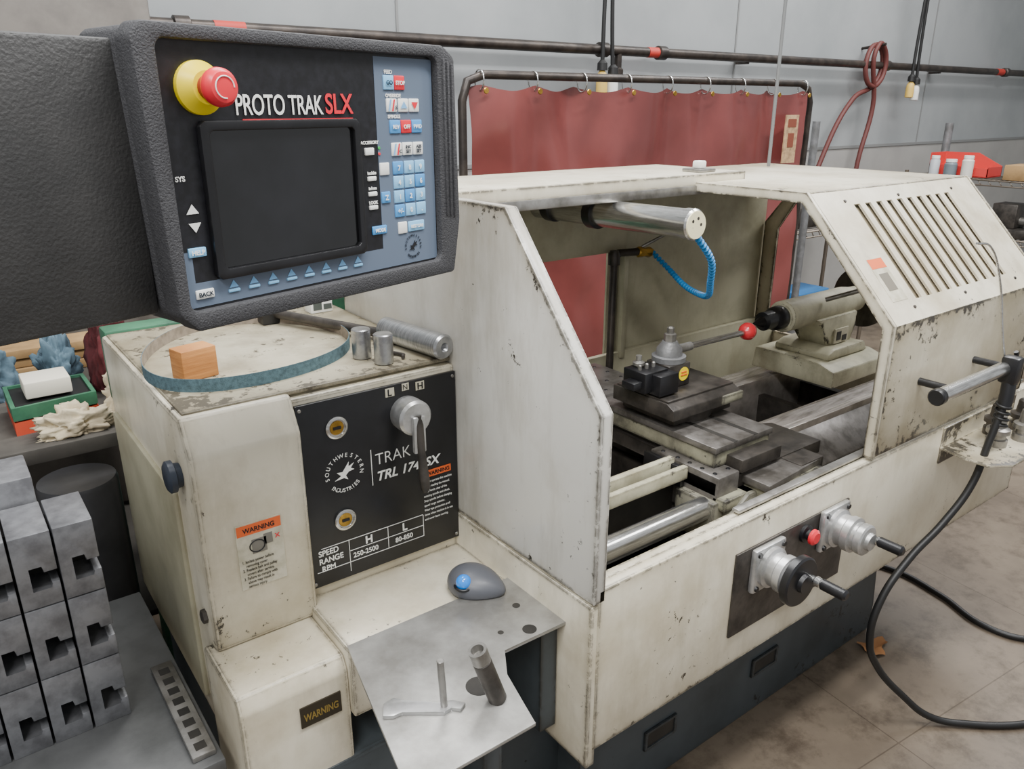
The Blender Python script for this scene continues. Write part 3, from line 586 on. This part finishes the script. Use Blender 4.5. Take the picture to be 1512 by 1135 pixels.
for n_,s_,x,v,sz,m_ in (('feed','FEED',.342,.019,.007,WHT),('go','GO',.342,.033,.008,INK),('stop','STOP',.363,.033,.0075,WHT),('override','OVERRIDE',.350,.050,.0065,WHT),('spindle','SPINDLE',.350,.078,.0065,WHT),
    ('rev','REV',.351,.092,.0075,WHT),('off','OFF',.373,.092,.0075,WHT),('fwd','FWD',.395,.092,.0075,WHT),('inc','INC\nSET',.374,.120,.0065,INK),('abs','ABS\nSET',.396,.120,.0065,INK),('s','S',.353,.066,.007,INK),('c','C',.358,.126,.007,INK),
    ('restore','RESTORE',.386,.236,.0065,WHT),('mode','MODE',.310,.234,.007,WHT),('z','Z',.326,.189,.010,WHT),('acc','ACCESSORY',.300,.112,.006,WHT),('incabs','inc/abs',.301,.153,.006,WHT),('inmm','in/mm',.301,.174,.006,WHT),('look','LOOK',.301,.194,.006,WHT),
    ('back','BACK',.022,.276,.0075,INK),('help','HELP',.019,.226,.0075,WHT),('sys','SYS',.010,.142,.008,WHT)):
    lt(n_,s_,x,v,sz,m_,y=-.0066 if n_ not in('feed','override','spindle','acc','incabs','inmm','look','sys') else -.0042,b=.0002)
for r_,row in enumerate(('789','456','123',('+/-','0','.'))):
    for c_,ch in enumerate(row):lt('key_%d%d'%(r_,c_),ch,.353+.0225*c_,.149+.0205*r_,.010,WHT,y=-.0066,b=.0002)
roundlogo('pendant_logo',.378,-.266,.0185,-.0042,P,FACE)
rev('led_green',(.318,-.0035,-.120),(0,-1,0),[(0,.0022),(.001,.0018)],mat('led_green','#2fae4a',.3),P,12)
rev('led_red',(.318,-.0035,-.128),(0,-1,0),[(0,.0022),(.001,.0018)],RED,P,12)
cyl('arm_tube',(-.46,.10,-.14),(-.80,.10,-.14),.035,HOUS,P)
cyl('column',(-.80,.10,-1.755),(-.80,.10,-.07),.045,HOUS,P,ch=.005)
rev('column_foot',(-.80,.10,-1.765),(0,0,1),[(0,.2),(.015,.2),(.02,.19)],HOUS,P)

# ------------------------------------------------------------------ things on the lathe
ZT=1.199
o=empty('sanding_belt');bm=bmesh.new();n=96;ringv=[]
for i in range(n):
    a=2*math.pi*i/n
    x=.500+.218*math.cos(a)*(1+.05*math.cos(a))+.035*math.sin(a);y=1.625+.235*math.sin(a)-.02*math.cos(2*a)
    ringv.append([bm.verts.new((x+dx*math.cos(a),y+dx*math.sin(a),z)) for z,dx in ((ZT,0),(ZT+.026,.0),(ZT+.026,-.0012),(ZT,-.0012))])
for i in range(n):
    A,B=ringv[i],ringv[(i+1)%n]
    for k in range(4):
        f=bm.faces.new((A[k],B[k],B[(k+1)%4],A[(k+1)%4]));f.material_index=1 if k==2 else 0
finish('belt',bm,[BELT,BELTI],o)
o=empty('wood_block',(.375,1.535,ZT),(0,0,math.radians(12)));box('block',-.036,.036,-.025,.025,0,.062,WOODS,o,bev=.003)
o=empty('steel_bar_stock');rev('bar',(.797,1.54,ZT+.027),(.03,-.22,0),[(0,.023),(.003,.027),(.205,.027),(.21,.023),(.21,.010),(.198,.002)],TURN,o,40)
for k,(x,y) in enumerate(((.693,1.450),(.712,1.388))):
    o=empty('steel_slug');rev('slug',(x,y,ZT),(0,0,1),[(0,.018),(.002,.020),(.062,.020),(.064,.018)],mat('slug_steel_%d'%k,'#b5b6b6',.3,.9,'#909094',40),o,32)
o=empty('hex_key');tube('key',[(.738,1.47,ZT+.005),(.762,1.41,ZT+.005),(.765,1.40,ZT+.005),(.755,1.385,ZT+.005)],.004,DSTEEL,o,smooth=False)
o=empty('paper_carton');box('carton',.755,.815,1.86,1.90,ZT,ZT+.04,WHT,o);boxes('carton_print',[(.762,.785,1.859,1.86,ZT+.008,ZT+.032),(.79,.812,1.859,1.86,ZT+.008,ZT+.022)],mat('print_grey','#4c5350',.6),o)
o=empty('trackball_mouse',(.772,1.148,.760),(0,0,math.radians(-62)))
bm=bmesh.new();bmesh.ops.create_uvsphere(bm,u_segments=32,v_segments=20,radius=1)
for v in bm.verts:
    x,y,z=v.co
    w=.043-.010*x;v.co=Vector((x*.065,y*w*(1+.15*math.cos(2*x)),max(z,-.25)*.036*(1-.25*x)+.009))
finish('body',bm,TB,o,ang=2)
bm=bmesh.new();bmesh.ops.create_uvsphere(bm,u_segments=24,v_segments=16,radius=.0165);bmesh.ops.translate(bm,verts=bm.verts,vec=(-.012,-.034,.030));finish('ball',bm,BLUEB,o,ang=3)
tube('ball_socket',[(-.012+.018*math.cos(a),-.034+.018*math.sin(a),.022) for a in [k*.63 for k in range(10)]],.003,BLK,o,cyclic=True)
o=empty('tube_wrench');cyl('shank',(.617,.86,.7605),(.588,.865,.850),.016,DSTEEL,o,ch=.002);rev('socket',(.588,.865,.850),(-.3,.05,1),[(0,.016),(.025,.016),(.025,.011),(.012,.010)],STEEL,o,24)
o=empty('steel_pin');cyl('pin',(.533,.895,.7605),(.528,.895,.86),.006,STEEL,o,ch=.001)
o=empty('open_end_wrench');prism('wrench',[(.44,.935),(.455,.96),(.475,.962),(.485,.945),(.53,.905),(.55,.90),(.565,.88),(.55,.872),(.54,.885),(.525,.882),(.47,.925),(.455,.925)],'z',.7605,.767,ALU,o,bev=.001)
o=empty('ceiling_cable');tube('cable',[(2.46,1.75,1.50),(2.46,1.752,2.4),(2.47,1.75,4.15)],.006,mat('grey_cable','#6d6f70',.5),o)

# ------------------------------------------------------------------ left area
SGM=mat('stand_grey','#6a6b6b',.45,.3,'#4e4f4f',6)
t=empty('steel_stand');box('top',-.5,.245,1.18,1.82,.57,.60,SGM,t)
for i,(x,y) in enumerate(((-.46,1.22),(.2,1.22),(-.46,1.76),(.2,1.76))):box('leg_%d'%i,x,x+.035,y,y+.035,0,.57,SGM,t)
o=empty('slotted_bar');bm=bmesh.new();bbox(bm,.195,.235,1.20,1.50,.601,.612,.001);
for i in range(8):bbox(bm,.205,.225,1.215+.035*i,1.235+.035*i,.612,.6125,0,1)
finish('bar',bm,[STEEL,DARK],o)
JM=mat('machined_block','#8b8c8f',.42,.5,'#6d6d70',26,bump=.1)
sb=empty('machined_block_stack')
def jaw(nm,x,y,z,w=.062,h=.140,d=.13):
    P_=[(0,0),(w,0),(w,h*.30),(w*.80,h*.30),(w*.80,h*.22),(w*.30,h*.22),(w*.30,h*.56),(w*.66,h*.56),(w*.66,h*.46),(w,h*.46),(w,h),(0,h)]
    prism(nm,[(x+a,z+b) for a,b in P_],'y',y,y+d,JM,sb,bev=.0015)
k=0
for zi in range(3):
    for xi in range(5):
        jaw('block_%d'%k,-.19+xi*.066,1.40,.60+zi*.142);k+=1
box('dark_backing',-.19,.13,1.47,1.52,.60,1.0,DARK,sb,bev=0)
for xi in range(4):
    box('tall_block_%d'%xi,-.19+xi*.066,-.129+xi*.066,1.54,1.66,.60,1.07,JM,sb)
o=empty('steel_drum');rev('drum',(.18,2.0,0),(0,0,1),[(0,.085),(.01,.09),(.84,.09),(.85,.086)],mat('drum_dark','#38383a',.4,.3,'#28282a',6),o,40)
wb=empty('workbench');BW=mat('bench_top','#4e4a44',.7,0,'#35322e',5)
box('top',-1.2,.50,2.12,2.95,.86,.90,BW,wb)
for i,(x,y) in enumerate(((-1.15,2.16),(.42,2.16),(-1.15,2.88),(.42,2.88))):box('leg_%d'%i,x,x+.05,y,y+.05,0,.86,BW,wb)
box('shelf',-1.15,.47,2.16,2.93,.3,.32,BW,wb)
tr=empty('parts_tray');
for i,(z,m_) in enumerate(((.90,mat('tray_red','#c2492f',.5)),(.94,GREEN))):
    ring('tray_%d'%i,[(.09,2.24),(.29,2.26),(.29,2.45),(.09,2.45)],[(.10,2.25),(.28,2.27),(.28,2.44),(.10,2.44)],'z',z,z+.035,m_,tr);box('tray_base_%d'%i,.10,.28,2.27,2.44,z+.002,z+.028,RUB,tr,bev=0)
o=empty('white_carton');box('carton',.13,.24,2.29,2.40,.976,1.02,mat('carton_cream','#d9d4c4',.7),o,bev=.004)
def rag(name,c,s,m,seed):
    o=empty(name,c);bm=bmesh.new();bmesh.ops.create_icosphere(bm,subdivisions=5,radius=1)
    for v in bm.verts:
        p=v.co.copy();n1=mnoise.fractal(p*1.9+Vector((seed,0,0)),.8,2.2,4);r=1+.6*n1+.3*abs(mnoise.noise(p*5+Vector((0,seed,0))))
        v.co=Vector((p.x*s[0]*r,p.y*s[1]*r,max(p.z*s[2]*r,-.5*s[2])+.5*s[2]))
    finish('cloth',bm,m,o,ang=3)
rag('shop_rag',(.365,2.23,.90),(.05,.05,.085),RAG,5.1);rag('shop_rag',(.22,2.175,.90),(.08,.03,.045),RAG,1.3)
rag('shop_rag',(.05,2.60,.90),(.07,.06,.12),RAGB,8.2);rag('shop_rag',(.24,2.58,.90),(.05,.05,.10),RAGB,3.2);rag('shop_rag',(.38,2.50,.90),(.05,.07,.19),RAGM,2.2)
o=empty('bar_offcuts')
for i in range(5):cyl('bar_%d'%i,(-.16+.03*i,2.15,.915+.002*i),(-.08+.02*i,2.40,.915+.002*i),.014,DSTEEL,o)
o=empty('wood_boards');boxes('boards',[(.10,.42,2.76,2.88,.901,.93),(.13,.45,2.77,2.89,.932,.96),(.11,.40,2.76,2.88,.962,.99)],CARD,o,bev=.002)
gm=empty('green_machine');box('body',.55,1.15,2.05,2.5,0,1.10,GREEN,gm,bev=.02);box('head',.52,.98,2.1,2.42,1.10,1.22,GREEN,gm,bev=.02);box('table',.62,.95,2.05,2.3,1.22,1.245,DSTEEL,gm)
box('motor_cover',.985,1.14,2.1,2.4,1.10,1.25,GREEN,gm,bev=.03)
boxes('left_bin',[(.30,.50,2.03,2.1,1.0,1.19)],GREEN,gm,bev=.006);box('left_bin_post',.32,.36,2.05,2.1,0,1.0,GREEN,gm)
box('left_bin_arm',.36,.56,2.05,2.1,.9,.96,GREEN,gm)
cab=empty('storage_cabinet');CB=mat('cabinet_brown','#6a645d',.5,0,'#544e48',6)
box('carcass',-.6,.75,2.98,3.25,0,2.12,CB,cab,bev=.02);boxes('doors',[(-.59,.07,2.965,2.98,.1,2.08),(.08,.74,2.965,2.98,.1,2.08)],CB,cab,bev=.004)
boxes('handles',[(.04,.055,2.94,2.965,1.0,1.15),(.095,.11,2.94,2.965,1.0,1.15)],STEEL,cab,bev=.002)

# ------------------------------------------------------------------ wire shelving at right
def wireshelf(nm,x0,x1,y0,y1,zs,H):
    o=empty(nm)
    for i,(x,y) in enumerate(((x0,y0),(x1,y0),(x0,y1),(x1,y1))):cyl('post_%d'%i,(x,y,0),(x,y,H),.014,WIRE,o,12)
    for k,z in enumerate(zs):
        bm=bmesh.new()
        for a,b in (((x0,y0),(x1,y0)),((x1,y0),(x1,y1)),((x1,y1),(x0,y1)),((x0,y1),(x0,y0))):
            for dz in (0,-.035):
                d=Vector((b[0]-a[0],b[1]-a[1],0));brev(bm,(a[0],a[1],z+dz),d,[(0,.005),(d.length,.005)],8)
            m_=int(d.length/.07)
            for q in range(m_):
                p=Vector((a[0],a[1],z))+d*((q+.5)/m_);brev(bm,p,(d.normalized()*.03+Vector((0,0,-.035))),[(0,.003),(.045,.003)],6)
        nn=int((y1-y0)/.035)
        for q in range(nn):
            y=y0+(y1-y0)*(q+.5)/nn;brev(bm,(x0,y,z),(1,0,0),[(0,.003),(x1-x0,.003)],6)
        finish('shelf_%d'%k,bm,WIRE,o,ang=2)
    return o
wireshelf('wire_shelf',6.2,6.65,1.6,3.15,(1.2,.80,.2),1.24)
wireshelf('wire_shelf',4.35,5.3,2.85,3.2,(.95,.35),1.0)
o=empty('red_parts_bin')
RB=mat('bin_red','#d23c38',.45)
BS=[(2.62,1.21),(2.62,1.28),(2.80,1.37),(3.05,1.37),(3.05,1.21)]
prism('bin_side_a',[(2.62,1.21),(2.62,1.27),(3.05,1.29),(3.05,1.21)],'x',6.33,6.336,RB,o);prism('bin_side_b',BS,'x',6.56,6.566,RB,o)
boxes('bin_walls',[(6.33,6.566,2.62,3.05,1.207,1.213),(6.33,6.566,3.045,3.05,1.21,1.37),(6.33,6.566,2.62,2.625,1.21,1.28)],RB,o)
for i,(x,y,c,r,hh) in enumerate(((6.27,2.98,'#b9bcc0',.035,.11),(6.27,2.86,'#6f7a80',.045,.09),(6.27,2.74,'#dcd9cf',.04,.12))):
    o=empty('jar')
    rev('jar_body',(x,y,1.206),(0,0,1),[(0,r),(hh,r),(hh+.01,r*.8),(hh+.015,r*.8)],mat('jar_%d'%i,c,.4),o,20);rev('jar_lid',(x,y,1.221+hh),(0,0,1),[(0,r*.85),(.02,r*.85)],WHT,o,20)
o=empty('steel_rod');cyl('rod',(6.61,3.08,1.206),(6.61,3.08,1.58),.03,CAST,o)
o=empty('cardboard_box');box('box',6.25,6.5,2.2,2.48,1.206,1.31,CARD,o)
o=empty('machine_vise');boxes('vise',[(6.25,6.5,2.0,2.6,.805,.87),(6.28,6.47,2.05,2.18,.87,1.02),(6.28,6.47,2.35,2.52,.87,1.04)],DSTEEL,o,bev=.01);cyl('screw',(6.37,1.95,.92),(6.37,2.6,.92),.03,STEEL,o)
o=empty('steel_pipe_stock')
for i,(x,y,H) in enumerate(((4.28,2.75,1.62),(4.20,2.78,1.45))):cyl('pipe_%d'%i,(x,y,0),(x,y,H),.022,CAST,o)
o=empty('blue_bin');box('bin',4.6,4.95,2.92,3.15,.36,.52,mat('bin_blue','#2e6ea8',.5),o,bev=.01)
o=empty('rotary_table');box('body',4.4,4.9,2.9,3.15,.96,1.10,DSTEEL,o,bev=.02);cyl('drum',(4.90,3.0,1.05),(5.15,3.0,1.05),.09,STEEL,o)
o=empty('dried_leaf');bm=bmesh.new()
N_=26;vs=[]
for k in range(N_):
    a=2*math.pi*k/N_;r=.035*(1+.35*math.cos(3*a)+.15*math.sin(7*a));vs.append(bm.verts.new((2.25+r*1.5*math.cos(a),.99+r*math.sin(a),.004+.02*abs(math.sin(2*a)))))
c0=bm.verts.new((2.25,.99,.004))
for i in range(N_):bm.faces.new((vs[i],vs[(i+1)%N_],c0))
finish('leaf',bm,mat('leaf_brown','#94673f',.8),o,ang=3)

# ------------------------------------------------------------------ lights
def area(name,loc,sx,sy,e,col=(1,.995,.99),rot=(0,0,0)):
    l=bpy.data.lights.new(name,'AREA');l.shape='RECTANGLE';l.size=sx;l.size_y=sy;l.energy=e;l.color=col
    o=bpy.data.objects.new(name,l);o.location=loc;o.rotation_euler=rot;SC.collection.objects.link(o)
area('ceiling_light',(1.2,.2,3.9),2.4,.35,165)
area('ceiling_light',(4.6,.6,3.9),2.4,.35,125)
area('ceiling_light',(1.6,2.3,3.9),2.4,.35,110)
area('ceiling_light',(5.2,2.2,3.9),2.4,.35,95)
area('ceiling_light',(-1.2,-.6,3.8),.5,2.4,140)
w=bpy.data.worlds.new('World');SC.world=w;w.use_nodes=True;w.node_tree.nodes['Background'].inputs[0].default_value=(.96,.98,1,1);w.node_tree.nodes['Background'].inputs[1].default_value=.6
# ------------------------------------------------------------------ camera
cd=bpy.data.cameras.new('camera');cd.sensor_width=36;cd.lens=27.38;cd.clip_start=.02
co=bpy.data.objects.new('camera',cd);co.location=(0,0,1.7);co.rotation_euler=(math.radians(90-19.62),0,math.radians(-36.94));SC.collection.objects.link(co);SC.camera=co
